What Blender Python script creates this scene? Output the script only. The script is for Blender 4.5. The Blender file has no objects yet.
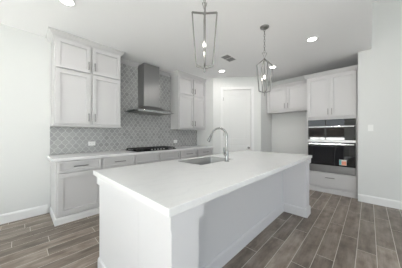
import bpy, bmesh, math, random
from mathutils import Vector, Matrix
random.seed(4)
S = bpy.context.scene
COL = S.collection
PI = math.pi

# ------------------------------------------------------------------ camera
CAM = bpy.data.cameras.new('camera'); cam = bpy.data.objects.new('camera', CAM); COL.objects.link(cam)
CAM.sensor_width = 36; CAM.sensor_fit = 'HORIZONTAL'; CAM.lens = 174*36/402; CAM.clip_start = .02
cam.location = (0, 0, 1.25); cam.rotation_euler = (PI/2, 0, math.radians(44.0-90))
S.camera = cam
# ------------------------------------------------------------------ world, daylight, exposure
W = bpy.data.worlds.new('world'); S.world = W; W.use_nodes = True
wn = W.node_tree.nodes; wl = W.node_tree.links
bg = wn['Background']; tc = wn.new('ShaderNodeTexCoord'); sx = wn.new('ShaderNodeSeparateXYZ'); rp = wn.new('ShaderNodeValToRGB')
wl.new(tc.outputs['Generated'], sx.inputs[0]); wl.new(sx.outputs['Z'], rp.inputs[0]); wl.new(rp.outputs[0], bg.inputs[0])
rp.color_ramp.elements[0].position = 0.0; rp.color_ramp.elements[0].color = (.90, .93, .97, 1)
rp.color_ramp.elements[1].position = .5; rp.color_ramp.elements[1].color = (.34, .52, .82, 1)
bg.inputs[1].default_value = 2.4
S.view_settings.view_transform = 'Standard'; S.view_settings.look = 'None'
S.view_settings.exposure = 0.14; S.view_settings.gamma = 1; S.view_settings.use_curve_mapping = False
def area(name, loc, rot, sx_, sy_, power, color):
    l = bpy.data.lights.new(name, 'AREA'); l.shape = 'RECTANGLE'; l.size = sx_; l.size_y = sy_; l.energy = power; l.color = color
    o = bpy.data.objects.new(name, l); COL.objects.link(o); o.location = loc; o.rotation_euler = rot; return o
# added area lamps in place of daylight through the far living room windows
area('daylight_fill_left', (-3.75, -1.6, 1.5), (0, -PI/2-.5, 0), 2.0, 2.6, 85, (1, .985, .97))
area('nook_bounce_fill', (-4.25, 1.87, .55), (0, -PI/2-.75, 0), 1.3, 2.0, 190, (1, .985, .97))  # added lamp below the sill, aimed up in place of lawn bounce
area('daylight_fill_front', (.6, -4.35, 1.5), (PI/2+.25, 0, 0), 5.0, 2.1, 12, (1, .98, .965))
sun = bpy.data.lights.new('sun', 'SUN'); sun.energy = 26; sun.angle = .02; sun.color = (1, .97, .95)
so = bpy.data.objects.new('sun', sun); COL.objects.link(so); so.rotation_euler = (Vector((1, -.12, -.95))).to_track_quat('-Z', 'Y').to_euler()

# ------------------------------------------------------------------ materials
def mat(name, color, rough=.5, metal=0, **k):
    m = bpy.data.materials.new(name); m.use_nodes = True
    b = m.node_tree.nodes['Principled BSDF']
    b.inputs['Base Color'].default_value = (*color, 1); b.inputs['Roughness'].default_value = rough; b.inputs['Metallic'].default_value = metal
    for kk, v in k.items(): b.inputs[kk].default_value = v
    return m
class N:
    """small node helper"""
    def __init__(s, m): s.t = m.node_tree; s.b = s.t.nodes['Principled BSDF']
    def new(s, typ, **k):
        n = s.t.nodes.new(typ)
        for a, v in k.items(): setattr(n, a, v)
        return n
    def link(s, a, b): s.t.links.new(a, b)
    def m(s, op, a, b=None, c=None):
        n = s.t.nodes.new('ShaderNodeMath'); n.operation = op
        for i, v in enumerate((a, b, c)):
            if v is None: continue
            if isinstance(v, (int, float)): n.inputs[i].default_value = v
            else: s.t.links.new(v, n.inputs[i])
        return n.outputs[0]
    def noise(s, vec, scale, detail=3, rough=.5):
        n = s.new('ShaderNodeTexNoise'); n.inputs['Scale'].default_value = scale; n.inputs['Detail'].default_value = detail; n.inputs['Roughness'].default_value = rough
        s.link(vec, n.inputs['Vector']); return n.outputs['Fac']
    def ramp(s, fac, stops):
        r = s.new('ShaderNodeValToRGB'); e = r.color_ramp.elements
        while len(e) < len(stops): e.new(.5)
        for i, (p, c) in enumerate(stops): e[i].position = p; e[i].color = (*c, 1)
        s.link(fac, r.inputs[0]); return r.outputs[0]
    def mix(s, fac, a, b, typ='MIX'):
        n = s.new('ShaderNodeMix', data_type='RGBA', blend_type=typ)
        for i, v in ((0, fac), (6, a), (7, b)):
            if isinstance(v, (int, float)): n.inputs[i].default_value = v
            elif isinstance(v, tuple): n.inputs[i].default_value = (*v, 1)
            else: s.link(v, n.inputs[i])
        return n.outputs[2]
    def bump(s, h, strength, dist=.002):
        n = s.new('ShaderNodeBump'); n.inputs['Strength'].default_value = strength; n.inputs['Distance'].default_value = dist
        s.link(h, n.inputs['Height']); s.link(n.outputs[0], s.b.inputs['Normal'])

def painted(name, c, rough, bump=.15, scale=220):
    m = mat(name, c, rough); n = N(m); t = n.new('ShaderNodeTexCoord')
    n.bump(n.noise(t.outputs['Object'], scale, 2), bump, .001); return m
M_wall = painted('wall_paint', (.715, .72, .71), .7)
M_ceil = painted('ceiling_paint', (.90, .895, .90), .85, .3, 120)
M_trim = painted('trim_paint', (.80, .80, .795), .4, .05)
M_cab = painted('cabinet_paint', (.605, .595, .598), .38, .04, 90)
M_isl = painted('island_paint', (.675, .67, .685), .4, .04, 90)
M_door = painted('door_paint', (.76, .76, .75), .4, .05)
M_plate = mat('white_plastic', (.85, .85, .84), .35)
M_black = mat('black_glass', (.006, .006, .007), .04)
M_oven = mat('dark_oven_glass', (.006, .006, .007), .03, IOR=1.62)
M_iron = mat('cast_iron', (.018, .018, .02), .55)
M_dark = mat('dark_gap', (.03, .03, .03), .7)
M_nickel = mat('brushed_nickel', (.27, .265, .26), .33, 1)
M_nickel2 = mat('satin_nickel', (.30, .295, .285), .32, 1)
M_faucet = mat('faucet_steel', (.33, .33, .33), .25, 1)
M_sink = mat('sink_steel', (.44, .44, .44), .38, 1)
M_chrome = mat('chrome', (.72, .72, .73), .12, 1)
M_vent = mat('vent_shadow', (.28, .28, .28), .7)
M_teal = mat('teal_print', (.12, .42, .45), .5)
M_orange = mat('orange_print', (.78, .33, .22), .5)
M_paper = mat('paper', (.8, .74, .68), .6)

def steel():
    m = mat('brushed_steel', (.36, .36, .36), .30, 1, Anisotropic=.85); n = N(m); tg = n.new('ShaderNodeTangent', direction_type='RADIAL', axis='Z'); n.link(tg.outputs[0], n.b.inputs['Tangent']); return m
M_steel = steel()

def quartz():
    m = mat('white_quartz', (.86, .86, .86), .16); n = N(m); t = n.new('ShaderNodeTexCoord')
    mp = n.new('ShaderNodeMapping'); mp.inputs['Rotation'].default_value = (0, 0, .6); mp.inputs['Scale'].default_value = (1, 2.2, 1); n.link(t.outputs['Object'], mp.inputs[0])
    a = n.noise(mp.outputs[0], 1.6, 6, .6)
    v = n.m('ABSOLUTE', n.m('SUBTRACT', a, .5))
    vein = n.ramp(v, [(0, (.76, .76, .765)), (.02, (.80, .80, .803)), (.06, (.82, .82, .82))])
    sp = n.noise(t.outputs['Object'], 160, 2)
    n.link(n.mix(.5, vein, n.ramp(sp, [(.3, (.78, .78, .78)), (.7, (.83, .83, .83))])), n.b.inputs['Base Color']); return m
M_quartz = quartz()

def planks():
    m = mat('wood_look_plank_tile', (.3, .27, .24), .38); n = N(m); t = n.new('ShaderNodeTexCoord'); s = n.new('ShaderNodeSeparateXYZ'); n.link(t.outputs['Object'], s.inputs[0])
    X, Y = s.outputs['X'], s.outputs['Y']
    v = n.m('DIVIDE', n.m('ADD', Y, .057+15.2), .152); row = n.m('FLOOR', v); fv = n.m('FRACT', v)
    wn_ = n.new('ShaderNodeTexWhiteNoise', noise_dimensions='1D'); n.link(row, wn_.inputs['W'])
    u = n.m('ADD', n.m('DIVIDE', n.m('ADD', X, 20), .914), wn_.outputs['Value']); ci = n.m('FLOOR', u); fu = n.m('FRACT', u)
    ev = n.m('MULTIPLY', n.m('MINIMUM', fv, n.m('SUBTRACT', 1, fv)), .152)
    eu = n.m('MULTIPLY', n.m('MINIMUM', fu, n.m('SUBTRACT', 1, fu)), .914)
    g = n.m('LESS_THAN', n.m('MINIMUM', ev, eu), .0026)
    cb = n.new('ShaderNodeCombineXYZ'); n.link(row, cb.inputs[0]); n.link(ci, cb.inputs[1])
    w2 = n.new('ShaderNodeTexWhiteNoise', noise_dimensions='2D'); n.link(cb.outputs[0], w2.inputs['Vector'])
    cg = n.new('ShaderNodeCombineXYZ'); n.link(n.m('ADD', n.m('MULTIPLY', X, 1.6), n.m('MULTIPLY', w2.outputs['Value'], 37)), cg.inputs[0]); n.link(n.m('MULTIPLY', Y, 14), cg.inputs[1])
    n.link(n.m('MULTIPLY', w2.outputs['Value'], 11), cg.inputs[2])
    f1 = n.noise(cg.outputs[0], 1.3, 7, .65)
    cg2 = n.new('ShaderNodeCombineXYZ'); n.link(n.m('MULTIPLY', X, 5), cg2.inputs[0]); n.link(n.m('MULTIPLY', Y, 9), cg2.inputs[1]); n.link(w2.outputs['Value'], cg2.inputs[2])
    f2 = n.noise(cg2.outputs[0], 1.1, 4, .6)
    c1 = n.ramp(f1, [(.32, (.10, .075, .058)), (.5, (.23, .185, .15)), (.68, (.42, .36, .31))])
    c2 = n.mix(.55, c1, n.ramp(f2, [(.32, (.12, .09, .072)), (.62, (.33, .28, .24))]))
    c3 = n.mix(1.0, c2, n.ramp(w2.outputs['Value'], [(0, (.70, .69, .68)), (1, (1.15, 1.14, 1.13))]), 'MULTIPLY')
    n.link(n.mix(g, c3, (.60, .56, .50)), n.b.inputs['Base Color'])
    n.link(n.m('MULTIPLY_ADD', f1, .15, .30), n.b.inputs['Roughness'])
    n.bump(n.m('SUBTRACT', n.m('MULTIPLY', f1, .3), g), .35, .0015); return m
M_floor = planks()

def arabesque():
    m = mat('grey_arabesque_tile', (.3, .3, .3), .2); n = N(m); t = n.new('ShaderNodeTexCoord'); s = n.new('ShaderNodeSeparateXYZ'); n.link(t.outputs['Object'], s.inputs[0])
    a = n.m('DIVIDE', s.outputs['X'], .098); b = n.m('DIVIDE', s.outputs['Z'], .130)
    p = n.m('ADD', a, b); q = n.m('SUBTRACT', a, b)
    # curved diamond lattice: each diagonal line is bent by a wave along the other diagonal
    P = n.m('ADD', p, n.m('MULTIPLY', n.m('SINE', n.m('MULTIPLY', q, 2*PI)), .05))
    Q = n.m('ADD', q, n.m('MULTIPLY', n.m('SINE', n.m('MULTIPLY', p, 2*PI)), .05))
    def edge(v):
        f = n.m('FRACT', v); return n.m('MINIMUM', f, n.m('SUBTRACT', 1, f))
    e = n.m('MINIMUM', edge(P), edge(Q))
    g = n.m('LESS_THAN', e, .032)
    cb = n.new('ShaderNodeCombineXYZ'); n.link(n.m('FLOOR', P), cb.inputs[0]); n.link(n.m('FLOOR', Q), cb.inputs[1])
    w = n.new('ShaderNodeTexWhiteNoise', noise_dimensions='2D'); n.link(cb.outputs[0], w.inputs['Vector'])
    c = n.ramp(w.outputs['Value'], [(0, (.335, .335, .33)), (1, (.41, .41, .405))])
    n.link(n.mix(g, c, (.62, .62, .61)), n.b.inputs['Base Color'])
    n.link(n.m('MULTIPLY_ADD', g, .5, .2), n.b.inputs['Roughness'])
    n.bump(n.m('MINIMUM', n.m('MULTIPLY', e, 6), 1), .45, .003); return m
M_tile = arabesque()

def brick():
    m = mat('garden_brick', (.3, .16, .12), .9); n = N(m); t = n.new('ShaderNodeTexCoord'); mp = n.new('ShaderNodeMapping'); mp.inputs['Rotation'].default_value = (PI/2, 0, PI/2)
    s = n.new('ShaderNodeSeparateXYZ'); n.link(t.outputs['Object'], s.inputs[0]); cb = n.new('ShaderNodeCombineXYZ'); n.link(s.outputs['Y'], cb.inputs[0]); n.link(s.outputs['Z'], cb.inputs[1])
    b = n.new('ShaderNodeTexBrick'); n.link(cb.outputs[0], b.inputs['Vector'])
    b.inputs['Color1'].default_value = (.30, .17, .13, 1); b.inputs['Color2'].default_value = (.22, .13, .10, 1); b.inputs['Mortar'].default_value = (.45, .42, .38, 1)
    b.inputs['Scale'].default_value = 1; b.inputs['Brick Width'].default_value = .22; b.inputs['Row Height'].default_value = .075; b.inputs['Mortar Size'].default_value = .008
    n.link(b.outputs['Color'], n.b.inputs['Base Color']); return m
M_brick = brick()
def grass():
    m = mat('lawn', (.1, .16, .05), .9); n = N(m); t = n.new('ShaderNodeTexCoord')
    n.link(n.ramp(n.noise(t.outputs['Object'], 6, 5), [(.3, (.06, .12, .03)), (.7, (.16, .22, .08))]), n.b.inputs['Base Color']); return m
M_grass = grass()
def emis(name, c, s):
    m = mat(name, (.9, .9, .9)); b = m.node_tree.nodes['Principled BSDF']
    b.inputs['Emission Color'].default_value = (*c, 1); b.inputs['Emission Strength'].default_value = s; return m
M_bulb = emis('lit_bulb', (1, .95, .87), 9)
M_lens = emis('lit_lens', (1, .97, .92), 9)
def glass(name, tint, alpha):
    m = bpy.data.materials.new(name); m.use_nodes = True; t = m.node_tree; t.nodes.clear()
    o = t.nodes.new('ShaderNodeOutputMaterial'); mx = t.nodes.new('ShaderNodeMixShader'); tr = t.nodes.new('ShaderNodeBsdfTransparent'); gl = t.nodes.new('ShaderNodeBsdfGlossy')
    tr.inputs[0].default_value = (*tint, 1); gl.inputs['Roughness'].default_value = .03; mx.inputs[0].default_value = alpha
    t.links.new(tr.outputs[0], mx.inputs[1]); t.links.new(gl.outputs[0], mx.inputs[2]); t.links.new(mx.outputs[0], o.inputs[0]); return m
M_pane = glass('window_glass', (.97, .99, .98), .06)
M_hoodglass = glass('hood_glass', (.62, .66, .65), .35)

# ------------------------------------------------------------------ mesh helpers
class MB:
    def __init__(s): s.bm = bmesh.new()
    def box(s, x0, x1, y0, y1, z0, z1):
        v = [s.bm.verts.new((x, y, z)) for z in (z0, z1) for (x, y) in ((x0, y0), (x1, y0), (x1, y1), (x0, y1))]
        for f in ((3, 2, 1, 0), (4, 5, 6, 7), (0, 1, 5, 4), (1, 2, 6, 5), (2, 3, 7, 6), (3, 0, 4, 7)): s.bm.faces.new([v[i] for i in f])
        return s
    def prism(s, pts, z0, z1):
        a = [s.bm.verts.new((x, y, z0)) for x, y in pts]; b = [s.bm.verts.new((x, y, z1)) for x, y in pts]; n = len(pts)
        s.bm.faces.new(a[::-1]); s.bm.faces.new(b)
        for i in range(n): s.bm.faces.new((a[i], a[(i+1) % n], b[(i+1) % n], b[i]))
        return s
    def loft(s, rings, cap=True, closed=False):
        R = [[s.bm.verts.new(p) for p in r] for r in rings]; n = len(R[0]); m = len(R)
        for j in range(m if closed else m-1):
            A, B = R[j], R[(j+1) % m]
            for i in range(n): s.bm.faces.new((A[i], A[(i+1) % n], B[(i+1) % n], B[i]))
        if cap and not closed: s.bm.faces.new(R[0][::-1]); s.bm.faces.new(R[-1])
        return s
    def cyl(s, c, r, h, axis='z', seg=24, r2=None):
        r2 = r if r2 is None else r2
        rings = []
        for k, rr in ((0, r), (h, r2)):
            ring = []
            for i in range(seg):
                a = 2*PI*i/seg; u, v = rr*math.cos(a), rr*math.sin(a)
                ring.append({'z': (c[0]+u, c[1]+v, c[2]+k), 'x': (c[0]+k, c[1]+u, c[2]+v), 'y': (c[0]+v, c[1]+k, c[2]+u)}[axis])
            rings.append(ring)
        return s.loft(rings)
    def lathe(s, c, prof, seg=24):
        return s.loft([[(c[0]+r*math.cos(2*PI*i/seg), c[1]+r*math.sin(2*PI*i/seg), c[2]+z) for i in range(seg)] for r, z in prof])
    def tube(s, pts, r, seg=10, closed=False):
        P = [Vector(p) for p in pts]; n = len(P); rings = []; up = None
        rad = r if isinstance(r, (list, tuple)) else [r]*n
        for i in range(n):
            if closed: t = (P[(i+1) % n]-P[i-1]).normalized()
            else: t = (P[min(i+1, n-1)]-P[max(i-1, 0)]).normalized()
            if up is None:
                up = Vector((0, 0, 1)) if abs(t.z) < .9 else Vector((1, 0, 0))
            a = (up - t*up.dot(t)).normalized(); up = a; b = t.cross(a)
            rings.append([tuple(P[i]+rad[i]*(a*math.cos(2*PI*k/seg)+b*math.sin(2*PI*k/seg))) for k in range(seg)])
        return s.loft(rings, closed=closed)
    def bar(s, a, b, w):
        return s.tube([a, b], w, seg=4)
    def sweep(s, path, prof, z=0):
        """profile (outward, z) swept along a 2D path; outward = right-hand side of travel"""
        n = len(path); rings = []
        for i, p in enumerate(path):
            p = Vector(p)
            d0 = (p-Vector(path[i-1])).normalized() if i > 0 else None
            d1 = (Vector(path[i+1])-p).normalized() if i < n-1 else None
            n0 = Vector((d0.y, -d0.x)) if d0 else None; n1 = Vector((d1.y, -d1.x)) if d1 else None
            if n0 is None: nn = n1
            elif n1 is None: nn = n0
            else: nn = (n0+n1); nn = nn/(nn.dot(n0))
            rings.append([(p.x+nn.x*o, p.y+nn.y*o, z+h) for o, h in prof])
        return s.loft(rings)
    def build(s, name, m, parent=None, bevel=0, smooth=False, label=None, mats=None):
        bmesh.ops.recalc_face_normals(s.bm, faces=s.bm.faces)
        me = bpy.data.meshes.new(name); s.bm.to_mesh(me); s.bm.free(); me.materials.append(m)
        o = bpy.data.objects.new(name, me); COL.objects.link(o)
        if parent: o.parent = parent
        if smooth:
            for p in me.polygons: p.use_smooth = True
            me.set_sharp_from_angle(angle=math.radians(40))
        if bevel:
            b = o.modifiers.new('bevel', 'BEVEL'); b.width = bevel; b.segments = 2; b.limit_method = 'ANGLE'; b.harden_normals = False
        if label: o['label'] = label
        return o
def box(*a): return MB().box(*a)
def tag(o, label, cat, group=None):
    o['label'] = label; o['category'] = cat
    if group: o['group'] = group
    return o
def thing(name, label, cat, loc=(0, 0, 0), rotz=0, group=None):
    o = bpy.data.objects.new(name, None); COL.objects.link(o); o.location = loc; o.rotation_euler = (0, 0, rotz); o.empty_display_size = .1
    return tag(o, label, cat, group)
def struct(name, mb, m, parent=None, bevel=0):
    o = mb.build(name, m, parent, bevel)
    if not parent: o['kind'] = 'structure'
    return o
def copy_tree(o, parent=None):
    c = o.copy(); COL.objects.link(c); c.parent = parent
    for ch in [x for x in bpy.data.objects if x.parent == o]: copy_tree(ch, c)
    return c

# ------------------------------------------------------------------ setting
H = 2.78; YB = 3.67; XR = 3.62; XO = 5.16; YA = 2.08; XL = -3.6; YF = -4.2
P0 = (3.62, 3.04); P1 = (4.456, 2.08)
struct('floor', box(XL-.15, XO+.15, YF-.15, YB+.15, -.1, 0), M_floor)
struct('ceiling', box(XL-.15, XO+.15, -.03, YB+.15, H, H+.12), M_ceil)
HH = 3.6   # the living room beyond the kitchen has a higher ceiling
struct('ceiling_living_room', box(XL-.15, XO+.15, YF-.15, .09, HH, HH+.12), M_ceil)
struct('wall_upper', box(XL-.15, 4.38, -.03, .09, H+.12, HH), M_wall)
struct('wall_back', box(XL-.15, XO+.15, YB, YB+.15, 0, H), M_wall)
struct('wall_return', box(XR, XR+.1, P0[1]+.0, YB, 0, H), M_wall)
struct('wall_alcove', MB().prism([(P1[0], P1[1]), (XO, P1[1]), (XO, P1[1]+.1), (P1[0]+.09, P1[1]+.1)], 0, H), M_wall)
struct('wall_right', box(XO, XO+.15, .15, YB, 0, H), M_wall)
struct('wall_jamb', MB().box(4.38, XO+.15, YF, -.03, 0, HH).box(4.38, XO+.15, -.03, .15, 0, H), M_wall)

# pantry wall at 45 degrees with its door
dv = Vector((P1[0]-P0[0], P1[1]-P0[1])); Lw = dv.length; ang = math.atan2(dv.y, dv.x)
def wall_local(mb, name, m, parent=None, bevel=0, label=None):
    o = mb.build(name, m, parent, bevel, label=label)
    if parent is None: o.location = (P0[0], P0[1], 0); o.rotation_euler = (0, 0, ang); o['kind'] = 'structure'
    return o
T0, T1, ZD = .275, 1.015, 2.44
wall_local(MB().box(0, T0, 0, .1, 0, H).box(T1, Lw, 0, .1, 0, H).box(T0, T1, 0, .1, ZD, H), 'wall_pantry', M_wall)
d1 = wall_local(MB().box(T0+.004, T1-.004, .03, .06, .008, ZD-.004), 'door_1', M_door)
def panel_frame(x0, x1, z0, z1):
    mb = MB(); y0, y1 = .018, .031
    mb.box(T0+.004, x0, y0, y1, .008, ZD-.004).box(x1, T1-.004, y0, y1, .008, ZD-.004)
    mb.box(x0, x1, y0, y1, .008, .24).box(x0, x1, y0, y1, .97, 1.12).box(x0, x1, y0, y1, 2.30, ZD-.004)
    return mb
panel_frame(T0+.125, T1-.125, .24, 2.3).build('panel_frame', M_door, d1, .003)
MB().box(T0+.16, T1-.16, .022, .031, .28, .93).box(T0+.16, T1-.16, .022, .031, 1.16, 2.26).build('raised_panel', M_door, d1, .004)
kb = MB().cyl((T1-.065, .018, .885), .027, -.008, 'y').cyl((T1-.065, .012, .885), .010, -.04, 'y')
kb.build('knob_rose', M_nickel, d1)
bm_k = MB().lathe((0, 0, 0), [(.001, 0), (.018, .004), (.027, .016), (.026, .028), (.016, .036), (.001, .038)])
k = bm_k.build('door_knob', M_nickel, d1, smooth=True); k.location = (T1-.065, -.018, .885); k.rotation_euler = (PI/2, 0, 0)
for z in (.3, 1.2, 2.15):
    MB().cyl((T0+.004, .012, z), .006, .09).build('hinge', M_nickel, d1)
wall_local(MB().box(T0-.075, T0-.002, -.016, 0, 0, ZD+.075).box(T1+.002, T1+.075, -.016, 0, 0, ZD+.075).box(T0-.002, T1+.002, -.016, 0, ZD+.002, ZD+.075), 'trim_1', M_trim, bevel=.004)
bbp = [(0, 0), (.014, 0), (.014, .11), (.008, .128), (0, .135)]
wall_local(MB().sweep([(0, 0), (T0-.08, 0)], bbp), 'baseboard_pantry', M_trim)
# baseboards elsewhere
struct('baseboard_back', MB().sweep([(XL, YB), (.295, YB)], bbp), M_trim)
struct('baseboard_jamb', MB().sweep([(4.53, .15), (4.38, .15), (4.38, YF)][1:], bbp), M_trim)
struct('baseboard_alcove', MB().sweep([(XO, 2.06), (XO, 1.05)], bbp), M_trim)
# crown along the back wall above the tile, between the wall cabinets
crown = [(0, 0), (.006, 0), (.010, .012), (.022, .022), (.05, .058), (.062, .066), (.062, .08), (0, .08)]
struct('trim_2', MB().sweep([(1.36, YB), (2.60, YB)], crown, H-.08), M_cab)

# far living room walls with their windows (only ever seen as reflections)
def wall_with_holes_x(x0, x1, ya, yb, holes):
    mb = MB(); y = ya
    for (h0, h1, z0, z1) in sorted(holes):
        t = HH if h0 < 0 else H
        mb.box(x0, x1, y, h0, 0, H); mb.box(x0, x1, h0, h1, 0, z0); mb.box(x0, x1, h0, h1, z1, H); y = h1
    mb.box(x0, x1, y, yb, 0, H)
    return mb.box(x0, x1, ya, .09, H, HH)
HL = [(-2.9, -.3, .5, 2.5), (.95, 2.8, .72, 2.5)]
struct('wall_left', wall_with_holes_x(XL-.15, XL, YF, YB, HL), M_wall)
mb = MB(); x = XL
HF = (-1.9, 3.1, .4, 2.5)
mb.box(XL-.15, HF[0], YF-.15, YF, 0, HH).box(HF[1], XO+.15, YF-.15, YF, 0, HH).box(HF[0], HF[1], YF-.15, YF, 0, HF[2]).box(HF[0], HF[1], YF-.15, YF, HF[3], HH)
struct('wall_front', mb, M_wall)
for i, (a, b, z0, z1) in enumerate(HL):
    mb = MB(); xm = XL-.09
    mb.box(xm-.02, xm+.02, a, a+.05, z0, z1).box(xm-.02, xm+.02, b-.05, b, z0, z1).box(xm-.02, xm+.02, a, b, z0, z0+.05).box(xm-.02, xm+.02, a, b, z1-.05, z1)
    mb.box(xm-.02, xm+.02, (a+b)/2-.03, (a+b)/2+.03, z0, z1)
    w = struct('window_%d' % (i+1), mb, M_trim)
    MB().box(xm-.003, xm+.003, a+.05, b-.05, z0+.05, z1-.05).build('window_pane', M_pane, w)
a, b, z0, z1 = HF; mb = MB(); ym = YF-.09
mb.box(a, a+.05, ym-.02, ym+.02, z0, z1).box(b-.05, b, ym-.02, ym+.02, z0, z1).box(a, b, ym-.02, ym+.02, z0, z0+.05).box(a, b, ym-.02, ym+.02, z1-.05, z1)
for q in (1/3, 2/3): mb.box(a+(b-a)*q-.03, a+(b-a)*q+.03, ym-.02, ym+.02, z0, z1)
w = struct('window_3', mb, M_trim); MB().box(a+.05, b-.05, ym-.003, ym+.003, z0+.05, z1-.05).build('window_pane', M_pane, w)
o = MB().box(-3.5, -.9, -3.4, -.25, .0005, .012).build('living_room_bounce_sheet', mat('cream_bounce', (.8, .79, .76), .95)); tag(o, 'cream rug added out of view below the living room window to bounce sun upward', 'reflector')  # unseen pale sheet added to bounce sunlight up to the ceiling
o = MB().box(-3.5, -.9, .7, 2.9, .0005, .012).build('nook_bounce_sheet', mat('ivory_bounce', (.8, .79, .76), .95)); tag(o, 'ivory rug added out of view below the nook window to bounce sun upward', 'reflector')  # second added sheet, out of view, throwing sun from the nook window upward
struct('lawn', box(-16, XL-.16, -9, 9, -.25, -.15), M_grass)
o = MB().box(-9.2, -9, -6, 8, -.15, 1.9).box(-9.23, -8.97, -6.02, 8.02, 1.9, 1.96).build('garden_wall', M_brick); tag(o, 'brick garden wall seen only as a reflection of the window in the oven glass', 'wall')

# ------------------------------------------------------------------ cabinet pieces (local: x along width, y=0 front face, +y to the wall)
def shaker(x0, x1, z0, z1, rail=.062, slim=False):
    mb = MB(); r = rail; t = -.030
    mb.box(x0, x1, t, 0, z0, z0+r).box(x0, x1, t, 0, z1-r, z1).box(x0, x0+r, t, 0, z0+r, z1-r).box(x1-r, x1, t, 0, z0+r, z1-r)
    mb.box(x0+r, x1-r, t+.020, 0, z0+r, z1-r)
    return mb
def slab(x0, x1, z0, z1): return MB().box(x0, x1, -.030, 0, z0, z1)
def pull(parent, x, z, vert=True, L=.13):
    mb = MB(); y = -.060
    if vert:
        mb.box(x-.007, x+.007, y-.005, y+.005, z-L/2, z+L/2)
        for dz in (-L/2+.015, L/2-.015): mb.box(x-.004, x+.004, y, -.02, z+dz-.004, z+dz+.004)
    else:
        mb.box(x-L/2, x+L/2, y-.005, y+.005, z-.007, z+.007)
        for dx in (-L/2+.015, L/2-.015): mb.box(x+dx-.004, x+dx+.004, y, -.02, z-.004, z+.004)
    return mb.build('pull_handle', M_nickel, parent, .0015)
def carcass(mb_w, depth, z0, z1): return MB().box(0, mb_w, 0, depth, z0, z1)
basep = [(0, 0), (.016, 0), (.016, .075), (.008, .09), (0, .095)]

def base_unit(x0, x1, label, layout, left_end=False):
    w = x1-x0
    t = thing('base_cabinet', label, 'cabinet', (x0, 3.07, 0), 0, 'base cabinets along the tiled wall')
    carcass(w, .598, 0, .874).build('cabinet_box', M_cab, t, .0015)
    path = [(0, .58), (0, 0), (w, 0)] if left_end else [(0, 0), (w, 0)]
    MB().sweep(path, basep).build('base_trim', M_trim, t)
    g = .016
    d = shaker(g, w-g, .715, .862, .028).build('drawer', M_cab, t, .0015)
    if layout != 'cooktop': pull(d, w/2, .79, False, .18)
    if layout in ('single',):
        dd = shaker(g, w-g, .125, .700).build('door', M_cab, t, .0015); pull(dd, w-g-.03, .60)
    elif layout == 'double' or layout == 'cooktop':
        dd = shaker(g, w/2-.002, .125, .700).build('door', M_cab, t, .0015); pull(dd, w/2-.032, .60)
        dd = shaker(w/2+.002, w-g, .125, .700).build('door', M_cab, t, .0015); pull(dd, w/2+.032, .60)
    else:
        for a, b in ((.125, .40), (.415, .70)):
            dd = shaker(g, w-g, a, b, .04).build('drawer', M_cab, t, .0015); pull(dd, w/2, (a+b)/2, False, .18)
    return t
base_unit(.333, .893, 'light grey base cabinet at the open left end of the range wall run', 'single', True)
base_unit(.895, 1.438, 'light grey base cabinet just left of the cooktop, one drawer with a long pull', 'drawers')
base_unit(1.44, 1.955, 'light grey base cabinet under the left half of the cooktop, front without pull', 'cooktop')
base_unit(1.957, 2.48, 'light grey base cabinet under the right half of the cooktop, front without pull', 'cooktop')
base_unit(2.482, 3.03, 'light grey base cabinet right of the cooktop behind the island sink', 'drawers')
base_unit(3.032, 3.60, 'light grey base cabinet in the corner beside the pantry wall', 'single')
ct = MB().box(.285, 3.618, 3.035, 3.66, .875, .914).build('range_countertop', M_quartz, None, .004)
tag(ct, 'white quartz worktop running along the tiled range wall', 'countertop')
bs = thing('backsplash', 'grey arabesque tile backsplash with pale grout behind the range', 'backsplash', (.323, YB-.009, .915))
MB().box(0, XR-.324, 0, .008, 0, .451).build('tile_field', M_tile, bs)
MB().box(.977, 2.345, 0, .008, .4511, H-.99).build('tile_field', M_tile, bs)

cab_crown = [(0, 0), (.008, 0), (.012, .014), (.024, .022), (.052, .060), (.066, .066), (.066, .08), (0, .08)]
def wall_unit(x0, x1, label, left_open=True, right_open=True):
    w = x1-x0; t = thing('wall_cabinet', label, 'cabinet', (x0, 3.34, 0), 0, 'stacked wall cabinets on the range wall')
    carcass(w, .328, 1.375, 2.70).build('cabinet_box', M_cab, t, .0015)
    path = ([(0, .325)] if left_open else []) + [(0, 0), (w, 0)] + ([(w, .325)] if right_open else [])
    MB().sweep(path, cab_crown, 2.698).build('crown_molding', M_cab, t)
    MB().sweep(path, [(0, 0), (.012, 0), (.012, .02), (.004, .028), (0, .028)], 1.368).build('light_rail', M_cab, t)
    g = .018; c = w/2
    for a, b, s in ((g, c-.014, 1), (c+.014, w-g, -1)):
        hx = b-.03 if s == 1 else a+.03
        d = shaker(a, b, 2.250, 2.685, .055).build('upper_door', M_cab, t, .0015); pull(d, hx, 2.36)
        d = shaker(a, b, 1.412, 2.225, .055).build('lower_door', M_cab, t, .0015); pull(d, hx, 1.52)
    return t
wall_unit(.338, 1.296, 'light grey stacked wall cabinet left of the steel range hood, four shaker doors')
wall_unit(2.672, 3.616, 'light grey stacked wall cabinet right of the steel range hood, four shaker doors', True, False)

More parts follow.
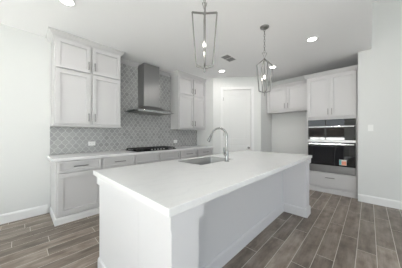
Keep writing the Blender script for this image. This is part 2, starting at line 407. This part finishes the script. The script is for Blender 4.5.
# ------------------------------------------------------------------ range hood
hc = 1.975
hood = thing('range_hood', 'stainless steel chimney range hood over the cooktop', 'range hood', (hc, YB-.01, 0))
MB().box(-.185, .185, -.27, 0, 1.84, 2.745).build('chimney', M_steel, hood, .003)
MB().loft([[(-.40, -.46, 1.70), (.40, -.46, 1.70), (.40, 0, 1.70), (-.40, 0, 1.70)],
           [(-.40, -.46, 1.735), (.40, -.46, 1.735), (.40, 0, 1.735), (-.40, 0, 1.735)],
           [(-.30, -.36, 1.785), (.30, -.36, 1.785), (.30, 0, 1.785), (-.30, 0, 1.785)],
           [(-.185, -.27, 1.845), (.185, -.27, 1.845), (.185, 0, 1.845), (-.185, 0, 1.845)]]).build('canopy', M_steel, hood, .004)
arc = [(-.49, 0)] + [(-.49+.98*i/16, -.42-.09*math.sin(PI*i/16)) for i in range(17)] + [(.49, 0)]
MB().prism(arc, 1.716, 1.724).build('glass_shelf', M_hoodglass, hood)
MB().prism([(-.30+.6*i/12, -.462-.012*math.sin(PI*i/12)) for i in range(13)] + [(.30, -.455), (-.30, -.455)], 1.702, 1.732).build('control_strip', M_chrome, hood)
MB().box(-.34, -.01, -.40, -.06, 1.692, 1.70).build('grease_filter', M_nickel2, hood); MB().box(.01, .34, -.40, -.06, 1.692, 1.70).build('grease_filter', M_nickel2, hood)
for sx_ in (-.06, -.03, 0, .03, .06): MB().cyl((sx_, -.474, 1.717), .007, -.004, 'y', 12).build('button', M_dark, hood)

# ------------------------------------------------------------------ cooktop
ck = thing('gas_cooktop', 'black five burner gas cooktop with iron grates set in the worktop', 'cooktop', (1.955, 3.35, .914))
MB().box(-.457, .457, -.255, .245, .0005, .014).build('cooktop_plate', M_black, ck, .004)
def grate(x0, x1):
    mb = MB(); z0, z1 = .034, .050; y0, y1 = -.215, .225; w = .010
    for x in (x0+.006, (x0+x1)/2, x1-.006): mb.box(x-w/2, x+w/2, y0, y1, z0, z1)
    for y in (y0+.006, -.11, .005, .12, y1-.006): mb.box(x0, x1, y-w/2, y+w/2, z0, z1)
    for x in (x0+.012, x1-.012):
        for y in (y0+.012, y1-.012): mb.box(x-.008, x+.008, y-.008, y+.008, .014, z0)
    return mb
for a, b in ((-.445, -.155), (-.148, .148), (.155, .445)): grate(a, b).build('grate', M_iron, ck, .002)
for bx, by, br in ((-.30, .12, .045), (-.30, -.11, .035), (0, .04, .06), (.30, .12, .045), (.30, -.11, .035)):
    MB().lathe((bx, by, .014), [(br*1.2, 0), (br*1.2, .006), (br, .007), (br, .016), (br*.9, .018)]).build('burner', M_iron, ck)
for i in range(5):
    MB().cyl((-.14+.07*i, -.235, .014), .017, .024, 'z', 16, .014).build('knob', M_nickel2, ck)

# ------------------------------------------------------------------ oven wall (local x -> world -y, local y -> world +x)
tw = thing('oven_cabinet', 'tall light grey cabinet holding the wall oven at the right', 'cabinet', (4.53, 1.022, 0), -PI/2)
w = .868; D = .62
mb = MB().box(0, .018, 0, D, 0, 2.50).box(w-.018, w, 0, D, 0, 2.50).box(.018, w-.018, .55, D, 0, 2.5)
mb.box(.018, w-.018, 0, .55, 1.56, 2.50).box(.018, w-.018, 0, .55, 0, .435)
mb.box(.018, .03, 0, .02, .435, 1.56).box(w-.03, w-.018, 0, .02, .435, 1.56)
mb.build('cabinet_box', M_cab, tw, .0015)
MB().sweep([(0, .24), (0, 0), (w, 0)], cab_crown, 2.49).build('crown_molding', M_cab, tw)
MB().sweep([(0, 0), (w-.018, 0)], basep).build('base_trim', M_cab, tw)
c = w/2
for a, b, s in ((.022, c-.002, 1), (c+.002, w-.022, -1)):
    d = shaker(a, b, 1.615, 2.475, .055).build('door', M_cab, tw, .0015); pull(d, b-.03 if s == 1 else a+.03, 1.72)
d = slab(.022, w-.022, .135, .42).build('drawer', M_cab, tw, .0015); pull(d, c, .33, False, .16)

ov = thing('wall_oven', 'stainless steel and black glass microwave and oven combination in the tall cabinet', 'oven', (4.53, 1.022, 0), -PI/2)
a, b = .032, w-.032
MB().box(a, b, 0.001, .50, .437, 1.555).build('oven_housing', M_steel, ov)
MB().box(a, b, -.018, 0, 1.420, 1.553).build('control_panel', M_oven, ov, .002)
md = MB().box(a, b, -.028, 0, 1.125, 1.415).build('microwave_door', M_oven, ov, .003)
def ohandle(z, parent, h=.022):
    mb = MB().box(a+.02, b-.02, -.080, -.062, z-h/2, z+h/2)
    for x in (a+.06, b-.06): mb.box(x-.012, x+.012, -.064, -.026, z-h/2+.003, z+h/2-.003)
    return mb.build('door_handle', M_chrome, parent, .004)
ohandle(1.400, md)
MB().box(a, b, -.022, 0, 1.080, 1.120).build('middle_band', M_steel, ov, .002)
od = MB().box(a, b, -.030, 0, .590, 1.075).build('oven_door', M_oven, ov, .003)
ohandle(1.040, od, .026)
MB().box(a+.10, b-.10, -.0315, -.030, .66, .97).build('oven_window', mat('window_black', (.012, .012, .014), .03), od)
MB().box(a, b, -.026, 0, .440, .585).build('lower_band', M_steel, ov, .003)
MB().box(a+.02, b-.02, -.020, -.001, .438, .4398).build('vent_slot', M_dark, ov)
sk = MB().box(.585, .70, -.0325, -.0316, .62, .73).build('energy_sticker', M_paper, od, label='orange and teal printed sticker')
MB().box(.625, .695, -.0330, -.0326, .625, .70).build('orange_print', M_orange, sk)
MB().box(.587, .622, -.0330, -.0326, .625, .725).build('teal_print', M_teal, sk)

fr = thing('fridge_cabinet', 'short light grey two door cabinet above the empty fridge alcove', 'cabinet', (4.845, 2.078, 0), -PI/2)
w = 1.05; c = w/2
MB().box(0, w, 0, .313, 1.83, 2.50).build('cabinet_box', M_cab, fr, .0015)
MB().sweep([(0, 0), (w, 0)], cab_crown, 2.49).build('crown_molding', M_cab, fr)
for p, q, s in ((.02, c-.012, 1), (c+.012, w-.02, -1)):
    d = shaker(p, q, 1.885, 2.475, .055).build('door', M_cab, fr, .0015); pull(d, q-.03 if s == 1 else p+.03, 1.99)
MB().box(0, w, -.02, .01, 1.83, 1.86).build('light_rail', M_cab, fr, .002)

# ------------------------------------------------------------------ island
ix0, ix1, iy0, iy1 = .497, 3.15, .675, 1.765
isl = thing('kitchen_island', 'long white panelled kitchen island base with end posts and seating recess', 'island', (0, 0, 0))
isl.location = (ix0, iy0, 0); Lx = ix1-ix0; Ly = iy1-iy0; R = .33; PT = .185
sX0, sX1, sY0, sY1 = 1.35, 2.01, 1.30, 1.73     # sink cut-out (world)
mb = MB().box(0, .19, R, Ly, 0, .868).box(Lx-.19, Lx, R, Ly, 0, .868).box(.19, Lx-.19, R, R+.10, 0, .868).box(.19, Lx-.19, Ly-.022, Ly, 0, .868).box(.19, Lx-.19, R+.10, Ly-.022, 0, .60)
mb.build('island_body', M_isl, isl)
for nm, x0 in (('end_post', 0), ('end_post', Lx-PT)):
    p = MB().box(x0, x0+PT, 0, R, 0, .8735).build(nm, M_isl, isl, .002)
    MB().sweep([(x0+PT, R-.002), (x0+PT, 0), (x0, 0), (x0, R)][::-1], [(0, 0), (.019, 0), (.019, .072), (0, .072)], .800).build('capital', M_isl, p)
# flat capital band continuing on the near end face
MB().box(-.019, 0, R, Ly, .800, .872).build('end_band', M_isl, isl, .001)
MB().box(Lx, Lx+.019, R, Ly, .800, .872).build('end_band', M_isl, isl, .001)
bb2 = [(0, 0), (.015, 0), (.015, .115), (.009, .128), (0, .133)]
MB().sweep([(Lx, Ly), (Lx, 0), (Lx-PT, 0), (Lx-PT, R), (PT, R), (PT, 0), (0, 0), (0, Ly)][::-1], bb2).build('base_trim', M_isl, isl)
# working side: doors that face the range
n = 5; dw = Lx/n
for i in range(n):
    if i in (1, 3): mbd = shaker(0, dw-.02, .12, .855)
    else: mbd = shaker(0, dw-.02, .12, .70)
    d = mbd.build('door', M_isl, isl, .0015); d.rotation_euler = (0, 0, PI); d.location = (i*dw+dw-.01, Ly, 0)
    pull(d, .04, .6)
    if i not in (1, 3):
        d2 = shaker(0, dw-.02, .715, .855, .03).build('drawer', M_isl, isl, .0015); d2.rotation_euler = (0, 0, PI); d2.location = (i*dw+dw-.01, Ly, 0); pull(d2, dw/2-.01, .785, False)

cx0, cx1, cy0, cy1, z0, z1 = .461, 3.20, .645, 1.82, .874, .914
def slab_hole(x0, x1, y0, y1, hx0, hx1, hy0, hy1, z0, z1):
    mb = MB(); bm = mb.bm
    def ring(a, b, c, d, z): return [bm.verts.new(p) for p in ((a, c, z), (b, c, z), (b, d, z), (a, d, z))]
    ot, ob, it, ib = ring(x0, x1, y0, y1, z1), ring(x0, x1, y0, y1, z0), ring(hx0, hx1, hy0, hy1, z1), ring(hx0, hx1, hy0, hy1, z0)
    for i in range(4):
        j = (i+1) % 4
        bm.faces.new((ot[i], ot[j], it[j], it[i])); bm.faces.new((ob[j], ob[i], ib[i], ib[j])); bm.faces.new((ob[i], ob[j], ot[j], ot[i])); bm.faces.new((it[i], it[j], ib[j], ib[i]))
    return mb
o = slab_hole(cx0, cx1, cy0, cy1, sX0, sX1, sY0, sY1, z0, z1).build('island_countertop', M_quartz, None, .003)
tag(o, 'large white quartz island top with faint veins and a sink cut-out', 'countertop')

sk = thing('kitchen_sink', 'undermount stainless steel sink set in the island top', 'sink', ((sX0+sX1)/2, (sY0+sY1)/2, .873))
hx, hy = (sX1-sX0)/2, (sY1-sY0)/2
def rr(hx, hy, r, z, k=5):
    out = []
    for cx, cy, a0 in ((hx-r, hy-r, 0), (-hx+r, hy-r, 90), (-hx+r, -hy+r, 180), (hx-r, -hy+r, 270)):
        for i in range(k+1):
            a = math.radians(a0+90*i/k); out.append((cx+r*math.cos(a), cy+r*math.sin(a), z))
    return out
mb = MB(); mb.loft([rr(hx-.001, hy-.001, .03, .040), rr(hx-.003, hy-.003, .03, .036), rr(hx-.003, hy-.003, .03, -.165), rr(hx-.025, hy-.025, .03, -.187)])
bm = mb.bm; bm.faces.ensure_lookup_table()     # the bowl is open at the top
lid = [f for f in bm.faces if len(f.verts) > 4 and f.calc_center_median().z > .039]
bmesh.ops.delete(bm, geom=lid, context='FACES_ONLY')
so = mb.build('bowl', M_sink, sk, smooth=True); sm = so.modifiers.new('solid', 'SOLIDIFY'); sm.thickness = .0015
MB().lathe((0, .02, -.186), [(.001, 0), (.045, 0), (.045, .003), (.03, .004), (.001, .004)]).build('drain', M_chrome, sk)

fx, fy = 1.755, 1.255
fa = thing('kitchen_faucet', 'chrome gooseneck pull-down faucet rising behind the island sink', 'faucet', (fx, fy, .914))
MB().lathe((0, 0, 0), [(.030, .0005), (.030, .006), (.024, .010), (.024, .014)]).build('base_ring', M_faucet, fa, smooth=True)
MB().lathe((0, 0, 0), [(.021, .012), (.021, .13), (.0135, .145)]).build('body', M_faucet, fa, smooth=True)
pts = [(0, 0, .14), (0, 0, .20), (0, 0, .27)]; r = .103; cz = .305; dx = -.22
for i in range(17):
    a = PI - PI*.88*i/16; d_ = r+r*math.cos(a); pts.append((dx*d_, d_, cz+r*math.sin(a)))
e = Vector(pts[-1]); g = (e-Vector(pts[-2])).normalized()
pts.append(tuple(e+g*.015))
MB().tube(pts, .0125, 14).build('gooseneck', M_faucet, fa, smooth=True)
MB().tube([tuple(e+g*q) for q in (.012, .035, .115, .118)], [.0145, .016, .022, .018], 14).build('spray_head', M_faucet, fa, smooth=True)
hd = MB().tube([(0, 0, .085), (-.042, .004, .088)], .015, 12).build('handle_hub', M_faucet, fa, smooth=True)
MB().tube([(-.036, .004, .088), (-.046, .006, .12), (-.048, .006, .172)], [.009, .008, .007], 10).build('lever', M_faucet, hd, smooth=True)

# ------------------------------------------------------------------ pendants
def lantern(loc, label, zc, zneck, zsh, zbot, ztip, rs, rb, rise_loop, links):
    t = thing('pendant_lantern', label, 'pendant light', (loc[0], loc[1], 0), 0, 'open frame lantern pendants over the island')
    MB().lathe((0, 0, H), [(.001, -.028), (.03, -.027), (.058, -.014), (.062, -.006), (.062, 0)]).build('ceiling_canopy', M_nickel2, t, smooth=True)
    # chain
    mb = MB(); zt = H-.026; zb = zneck+rise_loop; L = .046; n = max(2, int((zt-zb)/(L*.78)))
    step = (zt-zb)/n
    for i in range(n):
        z = zt-step*(i+.5); hh = step*.64; ww = .010; pp = []
        for k in range(12):
            a = 2*PI*k/12; u, v = ww*math.cos(a), hh*math.sin(a)
            pp.append((u, 0, z+v) if i % 2 else (0, u, z+v))
        mb.tube(pp, .0028, 6, closed=True)
    mb.build('chain', M_nickel2, t, smooth=True)
    # hanging loop
    wl_ = .034 if rise_loop < .088 else .02; q = wl_*.707
    MB().tube([(0, 0, zneck+.004), (-q, q, zb), (q, -q, zb)], .0045, 6, closed=True).build('hanging_loop', M_nickel2, t)
    MB().lathe((0, 0, zneck-.022), [(.002, 0), (.014, .008), (.014, .020), (.006, .030)]).build('neck_hub', M_nickel2, t, smooth=True)
    for k in range(4):
        a = PI/4+k*PI/2; ca, sa = math.cos(a), math.sin(a)
        def flat(p, q_, w=.0062, th=.0062):
            pa, qb = Vector(p), Vector(q_); d = (qb-pa).normalized(); side = Vector((-sa, ca, 0)); nn = d.cross(side)
            return [[tuple(P+side*w*i+nn*th*j) for i, j in ((-1, -1), (1, -1), (1, 1), (-1, 1))] for P in (pa, qb)]
        mb = MB()
        A = (0.004*ca, .004*sa, zneck-.006); B = (rs*ca, rs*sa, zsh); C_ = (rb*ca, rb*sa, zbot); E = (.004*ca, .004*sa, zbot-.018)
        mb.loft(flat(A, B)); mb.loft(flat(B, C_)); mb.loft(flat(C_, E))
        mb.build('frame_arm', M_nickel2, t)
    MB().lathe((0, 0, ztip), [(.002, 0), (.008, .010), (.006, .03), (.011, .04), (.004, .05)]).build('bottom_finial', M_nickel2, t, smooth=True)
    MB().cyl((0, 0, 2.115), .003, zneck-.02-2.115, 'z', 8).build('stem', M_nickel2, t)
    MB().cyl((0, 0, zbot-.015), .003, 2.0-zbot+.02, 'z', 8).build('lower_stem', M_nickel2, t)
    so_ = MB().cyl((0, 0, 2.000), .011, .036, 'z', 12).build('candle_socket', M_nickel2, t)
    MB().lathe((0, 0, 2.034), [(.006, 0), (.013, .014), (.014, .026), (.008, .044), (.001, .056)], 14).build('bulb', M_bulb, so_, smooth=True)
    l = bpy.data.lights.new('pendant_glow', 'POINT'); l.energy = 1.5; l.color = (1, .92, .82); l.shadow_soft_size = .012
    lo = bpy.data.objects.new('pendant_glow', l); COL.objects.link(lo); lo.location = (0, 0, 2.096); lo.parent = t
    return t
lantern((1.16, 1.075), 'nearer nickel lantern pendant with flat top hanging over the near end of the island', H, 2.352, 2.355, 1.868, 1.805, .113, .075, .09, 8)
lantern((2.42, 1.075), 'farther nickel lantern pendant with sloped shoulders hanging over the far end of the island', H, 2.325, 2.235, 1.86, 1.79, .110, .078, .085, 8)

# ------------------------------------------------------------------ ceiling lights, vent, plates
cl = []
for i, (x, y, lab) in enumerate(((.37, 2.50, 'round recessed ceiling light at the top left above the left wall cabinet'), (3.39, 2.57, 'round recessed ceiling light nearest the pantry door beside the air vent'),
                                 (3.26, .66, 'round recessed ceiling light in front of the tall oven cabinet'), (3.99, 1.58, 'round recessed ceiling light just behind the farther pendant'))):
    if i == 0:
        t = thing('recessed_light', lab, 'ceiling light', (x, y, H), 0, 'recessed ceiling lights')
        MB().loft([[(r_*math.cos(2*PI*k/28), r_*math.sin(2*PI*k/28), z_) for k in range(28)] for r_, z_ in ((.062, -.0005), (.088, -.0005), (.088, -.006), (.066, -.010), (.062, -.006))], closed=True).build('trim_ring', M_trim, t, smooth=True)
        MB().cyl((0, 0, -.005), .062, .004, 'z', 28).build('lens', M_lens, t)
        l = bpy.data.lights.new('downlight', 'AREA'); l.shape = 'DISK'; l.size = .12; l.energy = 4; l.color = (1, .97, .94)
        lo = bpy.data.objects.new('downlight', l); COL.objects.link(lo); lo.location = (0, 0, -.02); lo.parent = t
        first = t
    else:
        t = copy_tree(first); t.location = (x, y, H); t['label'] = lab

vx, vy = 2.905, 2.035
vt = thing('air_vent', 'rectangular white slotted air vent in the ceiling', 'vent', (vx, vy, H), 0)
MB().box(-.17, .17, -.10, -.08, -.008, -.0005).box(-.17, .17, .08, .10, -.008, -.0005).box(-.17, -.15, -.08, .08, -.008, -.0005).box(.15, .17, -.08, .08, -.008, -.0005).box(-.008, .008, -.08, .08, -.008, -.0005).build('vent_frame', M_trim, vt, .001)
MB().box(-.15, .15, -.08, .08, -.002, -.0006).build('vent_back', M_vent, vt)
for i in range(6):
    y = -.068+.027*i
    MB().loft([[(x, y-.004, -.003), (x, y+.010, -.009), (x, y+.011, -.008), (x, y-.003, -.002)] for x in (-.149, .149)]).build('slat', M_vent, vt)

def plate(loc, rotz, label, kind, w=.07, h=.115, group=None):
    t = thing('wall_outlet' if kind == 'outlet' else 'light_switch', label, kind, loc, rotz, group)
    MB().box(-w/2, w/2, -.006, -.0005, -h/2, h/2).build('cover_plate', M_plate, t, .002)
    k = max(1, round(w/.07))
    if kind == 'outlet':
        for i in range(2):
            if w > h: x, z, a, b = -.022+.044*i, 0, .014, .017
            else: x, z, a, b = 0, -.022+.044*i, .017, .014
            s = MB().box(x-a, x+a, -.008, -.006, z-b, z+b).build('socket', M_plate, t, .001)
            MB().box(x-.007, x-.005, -.0085, -.008, z-.006, z+.006).box(x+.005, x+.007, -.0085, -.008, z-.006, z+.006).build('slots', M_dark, s)
    else:
        MB().box(-.017, .017, -.010, -.006, -.033, .033).build('rocker', M_plate, t, .002)
    return t
plate((.905, YB-.0095, 1.075), 0, 'white wall outlet on the tile under the left wall cabinet', 'outlet', .115, .075, 'outlets on the backsplash')
plate((2.82, YB-.0095, 1.055), 0, 'white wall outlet on the tile right of the cooktop', 'outlet', .115, .075, 'outlets on the backsplash')
plate((4.379, -.02, 1.36), -PI/2, 'white light switch on the wall end at the right edge', 'switch')
